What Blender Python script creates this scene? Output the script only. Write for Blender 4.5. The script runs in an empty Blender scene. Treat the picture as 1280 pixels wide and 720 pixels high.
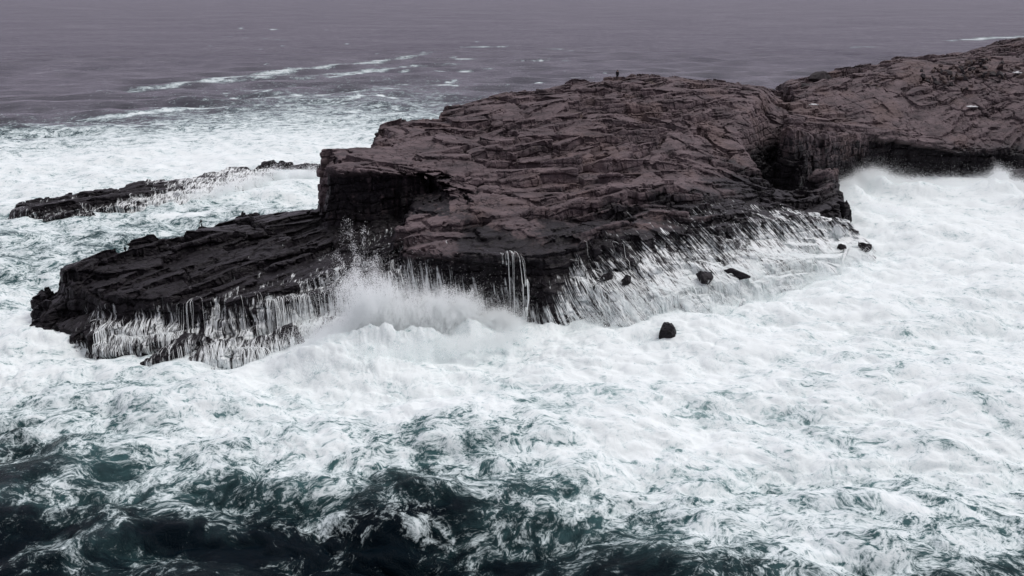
import bpy, bmesh, math, random
import numpy as np
from mathutils import Vector, Matrix

random.seed(7)
RNG = np.random.default_rng(11)
scene = bpy.context.scene
COL = scene.collection

# ------------------------------------------------------------------ camera
F, VH, CAMH = 1108.0, -12.0, 35.0
PITCH = math.atan((360 - VH) / F)
cam_d = bpy.data.cameras.new('camera')
cam = bpy.data.objects.new('camera', cam_d)
COL.objects.link(cam)
cam.location = (0, 0, CAMH)
cam.rotation_euler = (math.pi / 2 - PITCH, 0, 0)
cam_d.sensor_width = 36.0
cam_d.lens = F / 1280 * 36.0
cam_d.clip_start, cam_d.clip_end = 1.0, 60000.0
scene.camera = cam


def px(u, v, z=0.0):
    """world point at height z seen at photograph pixel (u, v)"""
    a, b = (u - 640) / F, (v - 360) / F
    dy = math.cos(PITCH) - b * math.sin(PITCH)
    dz = -math.sin(PITCH) - b * math.cos(PITCH)
    t = (z - CAMH) / dz
    return np.array([a * t, dy * t, z])


def to_px(x, y, z):
    c, s = math.cos(PITCH), math.sin(PITCH)
    d = y * c - (z - CAMH) * s
    w = y * s + (z - CAMH) * c
    return 640 + F * x / d, 360 - F * w / d


# ------------------------------------------------------------------ noise
_perm = RNG.permutation(256).astype(np.int32)
_perm = np.concatenate([_perm, _perm, _perm])
_g2 = np.array([[math.cos(a), math.sin(a)] for a in np.linspace(0, 2 * math.pi, 256, endpoint=False)])
_g3 = RNG.normal(size=(256, 3)); _g3 /= np.linalg.norm(_g3, axis=1)[:, None]


def hash2(i, j, k=0):
    return _perm[_perm[(_perm[(i & 255)] + j) & 255] + (k & 255)]


def fade(t):
    return t * t * t * (t * (t * 6 - 15) + 10)


def noise2(x, y, seed=0):
    xi, yi = np.floor(x).astype(np.int64), np.floor(y).astype(np.int64)
    xf, yf = x - xi, y - yi
    u, v = fade(xf), fade(yf)
    r = 0
    for dx in (0, 1):
        for dy in (0, 1):
            g = _g2[hash2(xi + dx, yi + dy, seed)]
            w = (u if dx else 1 - u) * (v if dy else 1 - v)
            r = r + w * (g[..., 0] * (xf - dx) + g[..., 1] * (yf - dy))
    return r * 1.5


def noise3(x, y, z, seed=0):
    xi, yi, zi = (np.floor(a).astype(np.int64) for a in (x, y, z))
    xf, yf, zf = x - xi, y - yi, z - zi
    u, v, w = fade(xf), fade(yf), fade(zf)
    r = 0
    for dx in (0, 1):
        for dy in (0, 1):
            for dz in (0, 1):
                g = _g3[hash2(_perm[(xi + dx) & 255] + seed, yi + dy, zi + dz)]
                wt = (u if dx else 1 - u) * (v if dy else 1 - v) * (w if dz else 1 - w)
                r = r + wt * (g[..., 0] * (xf - dx) + g[..., 1] * (yf - dy) + g[..., 2] * (zf - dz))
    return r * 1.6


def fbm2(x, y, o=4, seed=0, gain=.5):
    r, a = 0, 1.0
    for k in range(o):
        r = r + a * noise2(x * 2 ** k + 17.3 * k, y * 2 ** k - 9.1 * k, seed + k)
        a *= gain
    return r


def fbm3(x, y, z, o=3, seed=0, gain=.5):
    r, a = 0, 1.0
    for k in range(o):
        r = r + a * noise3(x * 2 ** k + 7.7 * k, y * 2 ** k, z * 2 ** k + 3.1 * k, seed + k)
        a *= gain
    return r


def voronoi2(x, y, seed=0):
    """returns F1, F2, cell hash (0..1)"""
    xi, yi = np.floor(x).astype(np.int64), np.floor(y).astype(np.int64)
    f1 = np.full(x.shape, 9.0); f2 = np.full(x.shape, 9.0); cid = np.zeros(x.shape)
    for dx in (-1, 0, 1):
        for dy in (-1, 0, 1):
            h1 = hash2(xi + dx, yi + dy, seed) / 256.0
            h2 = hash2(xi + dx, yi + dy, seed + 57) / 256.0
            d = np.hypot(xi + dx + .1 + .8 * h1 - x, yi + dy + .1 + .8 * h2 - y)
            near = d < f1
            f2 = np.where(near, f1, np.minimum(f2, d))
            cid = np.where(near, hash2(xi + dx, yi + dy, seed + 91) / 255.0, cid)
            f1 = np.where(near, d, f1)
    return f1, f2, cid


def sstep(a, b, x):
    t = np.clip((x - a) / (b - a), 0, 1)
    return t * t * (3 - 2 * t)


# ------------------------------------------------------------------ mesh helpers
def np_mesh(name, verts, faces, smooth=True):
    me = bpy.data.meshes.new(name)
    faces = np.asarray(faces, dtype=np.int32)
    n, k = faces.shape
    me.vertices.add(len(verts)); me.vertices.foreach_set('co', np.asarray(verts, np.float32).ravel())
    me.loops.add(n * k); me.loops.foreach_set('vertex_index', faces.ravel())
    me.polygons.add(n); me.polygons.foreach_set('loop_start', np.arange(0, n * k, k, dtype=np.int32))
    me.update(calc_edges=True)
    me.polygons.foreach_set('use_smooth', np.full(n, smooth, dtype=bool))
    return me


def add_attr(me, name, arr):
    a = me.attributes.new(name, 'FLOAT', 'POINT')
    a.data.foreach_set('value', np.asarray(arr, np.float32))


def link(name, me, mat=None, parent=None):
    o = bpy.data.objects.new(name, me)
    COL.objects.link(o)
    if mat:
        me.materials.append(mat)
    if parent:
        o.parent = parent
    return o


def tag(o, label=None, cat=None, group=None, kind=None):
    if label: o['label'] = label
    if cat: o['category'] = cat
    if group: o['group'] = group
    if kind: o['kind'] = kind
    return o


# ------------------------------------------------------------------ materials
class NT:
    def __init__(self, name):
        self.m = bpy.data.materials.new(name); self.m.use_nodes = True
        self.t = self.m.node_tree; self.t.nodes.clear()
        self.out = self.t.nodes.new('ShaderNodeOutputMaterial')

    def n(self, typ, **kw):
        nd = self.t.nodes.new('ShaderNode' + typ)
        ins = kw.pop('ins', {})
        for k, v in kw.items(): setattr(nd, k, v)
        for k, v in ins.items(): self.put(nd.inputs[k], v)
        return nd

    def put(self, sock, v):
        if isinstance(v, bpy.types.NodeSocket): self.t.links.new(v, sock)
        else: sock.default_value = v

    def math(self, op, a, b=0.0, c=0.0, clamp=False):
        nd = self.n('Math', operation=op, use_clamp=clamp)
        for i, v in enumerate((a, b, c)): self.put(nd.inputs[i], v)
        return nd.outputs[0]

    def ss(self, lo, hi, v):
        nd = self.n('MapRange', interpolation_type='SMOOTHSTEP')
        self.put(nd.inputs['Value'], v); self.put(nd.inputs['From Min'], lo); self.put(nd.inputs['From Max'], hi)
        return nd.outputs[0]

    def mix(self, f, a, b):
        nd = self.n('Mix', data_type='RGBA')
        self.put(nd.inputs[0], f); self.put(nd.inputs[6], a); self.put(nd.inputs[7], b)
        return nd.outputs[2]

    def attr(self, name):
        return self.n('Attribute', attribute_name=name).outputs['Fac']

    def noise(self, vec, scale, detail=4, rough=.55, dist=0.0):
        nd = self.n('TexNoise', ins={'Vector': vec, 'Scale': scale, 'Detail': detail, 'Roughness': rough, 'Distortion': dist})
        return nd.outputs['Fac']

    def mapping(self, vec, scale=(1, 1, 1), rot=(0, 0, 0), loc=(0, 0, 0)):
        nd = self.n('Mapping', ins={'Vector': vec, 'Scale': scale, 'Rotation': rot, 'Location': loc})
        return nd.outputs[0]

    def bump(self, h, strength, dist, normal=None):
        nd = self.n('Bump', ins={'Height': h, 'Strength': strength, 'Distance': dist})
        if normal: self.put(nd.inputs['Normal'], normal)
        return nd.outputs[0]


def rock_material():
    t = NT('rock')
    pos = t.n('TexCoord').outputs['Object']
    wet, foam, red = t.attr('wet'), t.attr('foam'), t.attr('tint')
    ROT = (0, 0, -math.radians(33))
    wn = t.n('TexNoise', ins={'Vector': pos, 'Scale': .7, 'Detail': 4.0})
    wq = t.n('VectorMath', operation='MULTIPLY_ADD'); t.put(wq.inputs[0], wn.outputs['Color']); wq.inputs[1].default_value = (.7, .7, .7); t.put(wq.inputs[2], pos)
    wpos = wq.outputs[0]
    al = t.mapping(t.mapping(pos, rot=ROT), scale=(.45, 1.1, 1.4))
    n1 = t.noise(al, .55, 6, .62)
    n2 = t.noise(pos, 2.4, 6, .65)
    n3 = t.noise(pos, .12, 3, .5)
    c = t.mix(t.ss(.30, .66, t.math('ADD', t.math('MULTIPLY', n1, .65), t.math('MULTIPLY', t.noise(pos, .16, 5, .6), .35))), (.044, .035, .038, 1), (.160, .122, .128, 1))
    c = t.mix(t.math('MULTIPLY', t.ss(.45, .7, n2), .45), c, (.095, .082, .092, 1))
    c = t.mix(t.math('MULTIPLY', t.ss(.5, .7, n3), .35), c, (.155, .105, .092, 1))
    lich = t.math('MULTIPLY', t.ss(.62, .72, t.noise(pos, .35, 5, .7)), t.math('MULTIPLY', red, .5))
    c = t.mix(lich, c, (.120, .095, .055, 1))
    wetc = t.mix(t.ss(.35, .65, n2), (.0045, .004, .005, 1), (.020, .017, .021, 1))
    wf = t.ss(.3, .7, t.math('ADD', wet, t.math('ADD', t.math('MULTIPLY', t.math('SUBTRACT', n1, .5), 1.1), t.math('MULTIPLY', t.math('SUBTRACT', n2, .5), .8))))
    c = t.mix(wf, c, wetc)
    c0 = c
    vor = t.n('TexVoronoi', feature='DISTANCE_TO_EDGE', ins={'Vector': t.mapping(t.mapping(wpos, rot=ROT), scale=(.22, .70, .8)), 'Scale': 1.5, 'Randomness': 1.0})
    crack = t.ss(0.0, .06, vor.outputs['Distance'])
    vor2 = t.n('TexVoronoi', feature='DISTANCE_TO_EDGE', ins={'Vector': t.mapping(t.mapping(wpos, rot=(0, 0, -.9)), scale=(.5, 1.0, .9)), 'Scale': 1.1})
    crack2 = t.ss(0.0, .035, vor2.outputs['Distance'])
    crk2 = t.math('MULTIPLY', t.math('SUBTRACT', 1.0, crack2), t.ss(.50, .58, t.noise(pos, .30, 4, .6)))
    crk = t.math('MULTIPLY', t.math('SUBTRACT', 1.0, crack), t.ss(.47, .60, t.noise(pos, .45, 4, .6)))
    c = t.mix(t.math('MULTIPLY', t.math('MAXIMUM', crk, crk2), .85), c0, (.012, .010, .011, 1))
    # water streaks / foam left draining over the stone
    sx = t.n('SeparateXYZ', ins={0: pos}); cr_ = t.attr('cross')
    sv = t.n('CombineXYZ', ins={0: t.math('MULTIPLY', cr_, 3.5), 1: t.math('MULTIPLY', sx.outputs[1], .45), 2: t.math('MULTIPLY', sx.outputs[2], .30)})
    streak = t.noise(sv.outputs[0], 1.0, 7, .66, .35)
    web = t.math('ABSOLUTE', t.math('SUBTRACT', t.noise(sv.outputs[0], .55, 5, .62, .8), .5))
    streak = t.math('ADD', streak, t.math('SUBTRACT', .10, t.math('MULTIPLY', t.ss(.0, .09, web), .16)))
    fm = t.ss(.38, .80, t.math('ADD', foam, t.math('MULTIPLY', t.math('SUBTRACT', streak, .5), t.math('MULTIPLY', t.ss(.04, .22, foam), 2.0))))
    c = t.mix(t.math('MULTIPLY', fm, .95), c, (.84, .88, .88, 1))
    rough = t.math('SUBTRACT', .85, t.math('MULTIPLY', wf, .40))
    h = t.math('ADD', t.math('MULTIPLY', t.math('MINIMUM', crack, crack2), .5), t.math('ADD', t.math('MULTIPLY', n2, .5), t.math('MULTIPLY', t.noise(al, 1.6, 8, .7), .45)))
    nrm = t.bump(h, .55, .22)
    p = t.n('BsdfPrincipled', ins={'Base Color': c, 'Roughness': rough, 'Specular IOR Level': t.math('SUBTRACT', .22, t.math('MULTIPLY', wf, .08)), 'Normal': nrm})
    t.t.links.new(p.outputs[0], t.out.inputs[0])
    return t.m


def sea_material():
    t = NT('sea_water')
    pos = t.n('TexCoord').outputs['Object']
    d, far, aer = t.attr('foam'), t.attr('far'), t.attr('aerate')
    warp = t.n('TexNoise', ins={'Vector': pos, 'Scale': .16, 'Detail': 3.0})
    wv = t.n('VectorMath', operation='MULTIPLY_ADD')
    t.put(wv.inputs[0], warp.outputs['Color']); wv.inputs[1].default_value = (5, 5, 0); t.put(wv.inputs[2], pos)
    p1 = wv.outputs[0]
    big = t.noise(p1, .34, 8, .68, .4)
    fine = t.noise(p1, 1.7, 6, .7, .8)
    rid = t.math('SUBTRACT', 1.0, t.math('MULTIPLY', t.math('ABSOLUTE', t.math('SUBTRACT', t.noise(p1, .8, 5, .6, 1.2), .5)), 5.0), clamp=True)
    rid2 = t.math('SUBTRACT', 1.0, t.math('MULTIPLY', t.math('ABSOLUTE', t.math('SUBTRACT', t.noise(p1, 2.2, 4, .6, 1.0), .5)), 5.0), clamp=True)
    n = t.math('ADD', t.math('MULTIPLY', big, .95), t.math('MULTIPLY', fine, .40))
    n = t.math('ADD', n, t.math('ADD', t.math('MULTIPLY', rid, .20), t.math('MULTIPLY', rid2, .13)))
    # n is centred near .78
    thr = t.math('SUBTRACT', 1.20, t.math('MULTIPLY', d, .62))
    diff = t.math('SUBTRACT', n, thr)
    dash = t.ss(.54, .68, t.noise(t.mapping(p1, scale=(.55, 1.5, 1)), .9, 6, .68))
    diff = t.math('SUBTRACT', diff, t.math('MULTIPLY', dash, .20))
    mask = t.ss(-.07, .16, diff)
    # water body: dark green navy, milky green where air is mixed in
    body = t.mix(t.ss(.12, .9, t.math('ADD', aer, t.math('MULTIPLY', t.math('SUBTRACT', big, .5), .9))), (.0012, .0050, .0085, 1), (.075, .165, .17, 1))
    body = t.mix(t.ss(.66, 1.02, t.math('ADD', aer, t.math('MULTIPLY', t.math('SUBTRACT', big, .5), .6))), body, (.40, .53, .53, 1))
    foamc = t.mix(t.ss(-.05, .36, diff), (.50, .60, .61, 1), (.81, .865, .865, 1))
    c = t.mix(mask, body, foamc)
    bh = t.math('ADD', t.math('MULTIPLY', fine, .7), t.math('ADD', t.math('MULTIPLY', big, .6), t.math('MULTIPLY', t.noise(p1, 5.0, 4, .7), .22)))
    bh = t.math('ADD', bh, t.math('MULTIPLY', mask, .12))
    b1 = t.bump(bh, t.math('SUBTRACT', .6, t.math('MULTIPLY', mask, .28)), .45)
    far_n = t.noise(t.mapping(pos, scale=(.35, 1, 1)), .13, 10, .72)
    b2 = t.bump(far_n, far, 6.0, b1)
    slick = t.ss(.36, .64, t.math('ADD', t.math('MULTIPLY', t.noise(t.mapping(pos, scale=(.6, 1, 1)), .014, 12, .80), .65), t.math('MULTIPLY', t.noise(t.mapping(pos, scale=(.5, 1, 1)), .09, 8, .75), .35)))
    rip = t.ss(.42, .62, t.noise(t.mapping(pos, scale=(.45, 1, 1)), .30, 6, .7))
    slick = t.math('ADD', t.math('MULTIPLY', slick, .55), t.math('MULTIPLY', rip, .45))
    rough = t.math('ADD', t.math('ADD', .12, t.math('MULTIPLY', far, .16)), t.math('MULTIPLY', mask, .8), clamp=True)
    p = t.n('BsdfPrincipled', ins={'Base Color': c, 'Roughness': rough, 'IOR': 1.33, 'Normal': b2})
    t.put(p.inputs['Specular IOR Level'], t.math('SUBTRACT', t.math('ADD', .06, t.math('MULTIPLY', far, t.math('ADD', .30, t.math('MULTIPLY', slick, .3)))), t.math('MULTIPLY', mask, .1)))
    # steep small waves, finer than the mesh far out, reflect less sky than slick water
    dull = t.n('BsdfDiffuse', ins={'Color': (.105, .099, .126, 1)})
    ms = t.n('MixShader', ins={0: t.math('MULTIPLY', t.math('MULTIPLY', far, t.math('SUBTRACT', 1.0, slick)), t.math('MULTIPLY', t.math('SUBTRACT', 1.0, mask), .74)), 1: p.outputs[0], 2: dull.outputs[0]})
    t.t.links.new(ms.outputs[0], t.out.inputs[0])
    return t.m


def white_water(name, col=(.84, .85, .86, 1), trans=.35):
    t = NT(name)
    a = t.n('BsdfDiffuse', ins={'Color': col}); b = t.n('BsdfTranslucent', ins={'Color': col})
    m = t.n('MixShader', ins={0: trans, 1: a.outputs[0], 2: b.outputs[0]})
    t.t.links.new(m.outputs[0], t.out.inputs[0])
    return t.m


def plain(name, col, rough=.8, var=.4, scale=8):
    t = NT(name)
    pos = t.n('TexCoord').outputs['Object']
    n = t.noise(pos, scale, 5, .6)
    dk = tuple(c * (1 - var) for c in col[:3]) + (1,)
    c = t.mix(t.ss(.3, .7, n), dk, tuple(col[:3]) + (1,))
    p = t.n('BsdfPrincipled', ins={'Base Color': c, 'Roughness': rough, 'Normal': t.bump(n, .6, .05)})
    t.t.links.new(p.outputs[0], t.out.inputs[0])
    return t.m


ROCK = rock_material()
SEA = sea_material()
SPRAY = white_water('spray_white', (.965, .985, .985, 1), .55)
FALL = white_water('falling_water', (.93, .97, .97, 1), .18)

# ------------------------------------------------------------------ rock layers
A_DIR = np.array([.84, .5426]); N_DIR = np.array([.5426, -.84])    # strike of the beds, and down-dip


def tps(ctrl, X, Y, smooth=.02):
    P = np.array([px(*c) for c in ctrl]); xy, z = P[:, :2] / 50, P[:, 2]
    n = len(z)
    U = lambda r2: np.where(r2 > 0, .5 * r2 * np.log(np.maximum(r2, 1e-12)), 0)
    K = U(((xy[:, None] - xy[None]) ** 2).sum(-1)) + smooth * np.eye(n)
    Q = np.c_[np.ones(n), xy]
    M = np.block([[K, Q], [Q.T, np.zeros((3, 3))]])
    s = np.linalg.solve(M, np.r_[z, 0, 0, 0])
    r = s[n] + s[n + 1] * X / 50 + s[n + 2] * Y / 50
    for i in range(n):
        r = r + s[i] * U((X / 50 - xy[i, 0]) ** 2 + (Y / 50 - xy[i, 1]) ** 2)
    return r


def sdist(poly, X, Y):
    """distance to polygon, negative inside"""
    d = np.full(X.shape, 1e9); inside = np.zeros(X.shape, bool)
    n = len(poly)
    for i in range(n):
        ax, ay = poly[i]; bx, by = poly[(i + 1) % n]
        ex, ey = bx - ax, by - ay
        t = np.clip(((X - ax) * ex + (Y - ay) * ey) / max(ex * ex + ey * ey, 1e-9), 0, 1)
        d = np.minimum(d, np.hypot(X - ax - t * ex, Y - ay - t * ey))
        if ey != 0:
            cr = ((ay > Y) != (by > Y)) & (X < ex * (Y - ay) / ey + ax)
            inside ^= cr
    return np.where(inside, -d, d)


def voronoi_tilt(x, y, seed):
    """F2-F1, cell hash and a random tilted plane per cell (blocks with flat faces)"""
    xi, yi = np.floor(x).astype(np.int64), np.floor(y).astype(np.int64)
    f1 = np.full(x.shape, 9.0); f2 = np.full(x.shape, 9.0); cid = np.zeros(x.shape); pl = np.zeros(x.shape)
    for dx in (-1, 0, 1):
        for dy in (-1, 0, 1):
            h1 = hash2(xi + dx, yi + dy, seed) / 256.0
            h2 = hash2(xi + dx, yi + dy, seed + 57) / 256.0
            ox, oy = x - (xi + dx + .1 + .8 * h1), y - (yi + dy + .1 + .8 * h2)
            d = np.maximum(np.abs(ox), np.abs(oy)) * .65 + .35 * np.hypot(ox, oy)
            near = d < f1
            f2 = np.where(near, f1, np.minimum(f2, d))
            hh = hash2(xi + dx, yi + dy, seed + 91) / 255.0
            cid = np.where(near, hh, cid)
            pl = np.where(near, (h2 - .5) * ox + (h1 - .35) * oy, pl)
            f1 = np.where(near, d, f1)
    return f2 - f1, cid, pl


def detail(X, Y, amp=1.0):
    """bedding steps, joint blocks and cracks of the stone, in metres"""
    wx = noise2(X / 40, Y / 40, 3) * 2.2 + noise2(X / 4, Y / 4, 8) * .10
    s = X * N_DIR[0] + Y * N_DIR[1] + wx
    a = X * A_DIR[0] + Y * A_DIR[1] + noise2(X / 25, Y / 25, 21) * 1.6
    h = np.zeros(X.shape)
    # joint blocks first: they also shift the beds, so that steps break at the joints
    e1, c1, p1 = voronoi_tilt(a / 6.5 + 3, s / 3.2, 5)
    e2, c2, p2 = voronoi_tilt(a / 2.3 + .35 * s, s / 1.15 + 11, 9)
    sb = s + (c1 - .5) * 2.6 + p1 * 3.2 + (c2 - .5) * .7 + p2 * .6
    for per, ris, lo, seed in ((8.6, 1.7, .42, 1), (4.1, .75, .10, 2)):
        q = sb / per + noise2(a / (per * 7), s / (per * 6), 30 + seed) * .08
        k = np.floor(q); f = q - k
        kk = k.astype(np.int64)
        m = np.clip(lo + 1.5 * noise2(a / (per * 3.4), kk * 3.7 + .5, 40 + seed), 0, 1.2)
        saw = np.where(f < .96, f / .96, (1 - f) / .04)
        h += ris * m * (saw - .6) - np.clip(m * 2.2, 0, 1) * .9 * np.exp(-(f / (.22 / per)) ** 2)
    fract = sstep(.0, .42, fbm2(X / 12, Y / 12, 2, 66))
    h += (c1 - .5) * .50 + p1 * 1.25 - 1.3 * (1 - sstep(.012, .062, e1)) * (c1 > .35)
    h += ((c2 - .5) * .26 + p2 * .30) * (.15 + .85 * fract) - .55 * (1 - sstep(.02, .13, e2)) * np.maximum(fract, (c2 > .72) * .8)
    h += fbm2(X / 2.2, Y / 2.2, 2, 13) * .025
    return h * amp


class Layer:
    def __init__(self, outline, top=None, slope=4.0, jag=1.0, amp=1.0, rim=.5):
        self.o, self.t, self.slope, self.jag, self.amp, self.rim = outline, top or outline, slope, jag, amp, rim
        self.carve = None

    def height(self, X, Y, D, J):
        poly = [px(*c)[:2] for c in self.o]
        d = sdist(poly, X, Y) + J * self.jag
        top = tps(self.t, X, Y)
        out = np.maximum(d, 0)
        near = np.exp(-np.maximum(-d, 0) / self.rim)                  # rounded rim
        sl = self.slope(X) if callable(self.slope) else self.slope
        h = top + D * self.amp * np.clip(1 - out / 3, .35, 1) - .15 * near - sl * out
        if self.carve is not None:
            P, dep, w = self.carve
            for k in range(len(P) - 1):
                ax, ay = P[k]; ex, ey = P[k + 1] - P[k]
                t = np.clip(((X - ax) * ex + (Y - ay) * ey) / (ex * ex + ey * ey), 0, 1)
                q = np.hypot(X - ax - t * ex, Y - ay - t * ey)
                h = h - (dep[k] * (1 - t) + dep[k + 1] * t) * np.exp(-(q / w) ** 4)
        return h


CREST = [(412, 190, 15.3), (440, 184, 15.5), (470, 186, 15.4), (480, 157, 16.6), (545, 148, 17.2), (572, 121, 18),
         (640, 117, 18.9), (700, 112, 19.5), (740, 105, 19.8), (767, 102, 20), (800, 97, 20.2), (850, 97, 20.1), (900, 104, 18.8), (985, 109, 17)]
FRONT1 = [(1050, 258, 4.0), (1000, 272, 4.8), (900, 292, 6.2), (800, 300, 7.2), (700, 300, 8), (600, 268, 10.2), (556, 238, 11.6),
          (530, 214, 13.4), (470, 212, 14.6), (432, 210, 15), (408, 206, 15)]


def back(c, dy, dz):
    p = px(*c); q = (p[0], p[1] + dy, p[2] - dz)
    u, v = to_px(*q)
    return (u, v, q[2])


L1 = Layer(CREST + [(1000, 232, 4.6), (1045, 240, 3.4)] + FRONT1,
           CREST + FRONT1 + [back(c, 22, 5) for c in CREST[4::2]] + [(700, 172, 14.8), (960, 190, 9.6), (860, 200, 11), (960, 235, 6.2), (620, 180, 14.2), (560, 200, 14), (800, 240, 10)],
           slope=5.0, jag=1.1, rim=.6)
# let the crest run a little way back before it drops to the sea behind
L1.o = [CREST[0]] + [back(c, 1.5 + .8 * i, .5) for i, c in enumerate(CREST[1:-1])] + [back(CREST[-1], 8, 1)] + [(1000, 232, 4.6), (1045, 240, 3.4)] + FRONT1
L1.carve = (np.array([px(990, 112, 16.5)[:2], px(978, 150, 13.5)[:2], px(966, 190, 9.6)[:2], px(985, 226, 6.0)[:2]]), [1.6, 4.6, 6.2, 4.6], 3.9)
L2O = [(82, 340, 5.8), (79, 323, 6.4), (160, 317, 6.8), (168, 303, 7.0), (245, 294, 7.3), (255, 275, 7.7), (292, 272, 7.8), (300, 264, 8), (410, 263, 8), (520, 262, 8.2),
       (530, 300, 7.5), (500, 335, 6.5), (440, 352, 5.5), (350, 372, 4.6), (250, 378, 4.4), (170, 372, 4.6), (120, 368, 4.8)]
L2 = Layer(L2O, None, slope=4.5, jag=.55, amp=.8)
L2B = Layer([(34, 388, 1.8), (45, 372, 2.6), (70, 352, 3.8), (130, 362, 4), (260, 380, 3.4), (400, 375, 3.6), (480, 362, 4.2), (530, 385, 2.8), (590, 392, 2.0), (520, 408, 1.6), (420, 412, 2), (330, 415, 1.8),
             (240, 415, 1.8), (230, 430, .9), (120, 432, .9), (62, 408, 1.2)], None, slope=3.5, jag=.9)
L3 = Layer([(497, 302, 8.9), (530, 308, 8.7), (590, 318, 8.0), (640, 324, 7.2), (700, 318, 7), (790, 302, 7.2), (640, 240, 11.3), (548, 237, 11.4), (512, 254, 10.5)],
           None, slope=4.5, jag=.6, amp=.6)
L4O = [(617, 352, 4.9), (650, 350, 4.9), (695, 362, 3.9), (760, 362, 3.5), (830, 372, 2.4), (900, 366, 1.9), (1000, 345, 1.2), (1085, 318, .9), (1078, 292, 2.0), (1045, 268, 3.4), (900, 282, 6.2), (760, 300, 7.0), (660, 322, 6.6)]
L4 = Layer(L4O, L4O + [(800, 340, 4.3), (900, 320, 4.2), (1000, 305, 2.8), (720, 335, 5.2)], slope=lambda X: 4.0 - 3.1 * sstep(7.5, 13.5, X), jag=1.0, amp=1.0)
L4B = Layer([(640, 382, 2.3), (695, 385, 2.0), (760, 385, 1.7), (800, 380, 1.8), (800, 360, 3.0), (760, 350, 3.8), (660, 352, 4.2)], None, slope=4.0, jag=.6, amp=.7)
CREST5 = [(992, 103, 17), (1030, 92, 18), (1062, 87, 18.3), (1100, 84, 18.7), (1113, 74, 19.6), (1150, 71, 19.9), (1180, 72, 20), (1188, 66, 20.5), (1225, 64, 20.8), (1242, 56, 21.3), (1280, 48, 22), (1360, 38, 22.6), (1460, 30, 23)]
RIM5 = [(1460, 200, 4.6), (1380, 195, 4.7), (1280, 192, 4.8), (1205, 190, 5.4), (1160, 179, 7.2), (1120, 170, 8.6), (1080, 167, 9.6), (1040, 164, 11), (990, 158, 13.4)]
L5 = Layer(CREST5 + RIM5 + [(986, 132, 15.4)], CREST5 + RIM5 + [back(c, 20, 5) for c in CREST5[::3]], slope=6.0, jag=.9)
L5.o = [CREST5[0]] + [back(c, 10, 2) for c in CREST5] + RIM5 + [(986, 132, 15.4)]


def height_field(layers, xs, ys, amp=1.0, shift=0.0):
    X, Y = np.meshgrid(xs, ys, indexing='ij')
    Hh = np.full(X.shape, -3.0)
    rough = np.full(X.shape, False)
    for L in layers:
        rough |= sdist([tuple(px(*c)[:2]) for c in L.o], X, Y) < (11.5 if callable(L.slope) else 9.0 / min(L.slope, 3) + 2.5)
    x, y = X[rough], Y[rough]
    D = detail(x + shift, y, amp)
    c1 = voronoi_tilt((x * A_DIR[0] + y * A_DIR[1]) / 3.2 + shift, (x * N_DIR[0] + y * N_DIR[1]) / 2.3, 15)[1]
    c2 = voronoi_tilt((x * A_DIR[0] + y * A_DIR[1]) / 1.3 + shift, (x * N_DIR[0] + y * N_DIR[1]) / 1.1, 25)[1]
    J = (c1 - .5) * 2.0 + (c2 - .5) * .7 + fbm2(x / 5, y / 5, 3, 71) * .5
    h = np.full(x.shape, -3.0)
    for L in layers:
        h = np.maximum(h, L.height(x, y, D, J))
    Hh[rough] = h
    return X, Y, Hh


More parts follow.
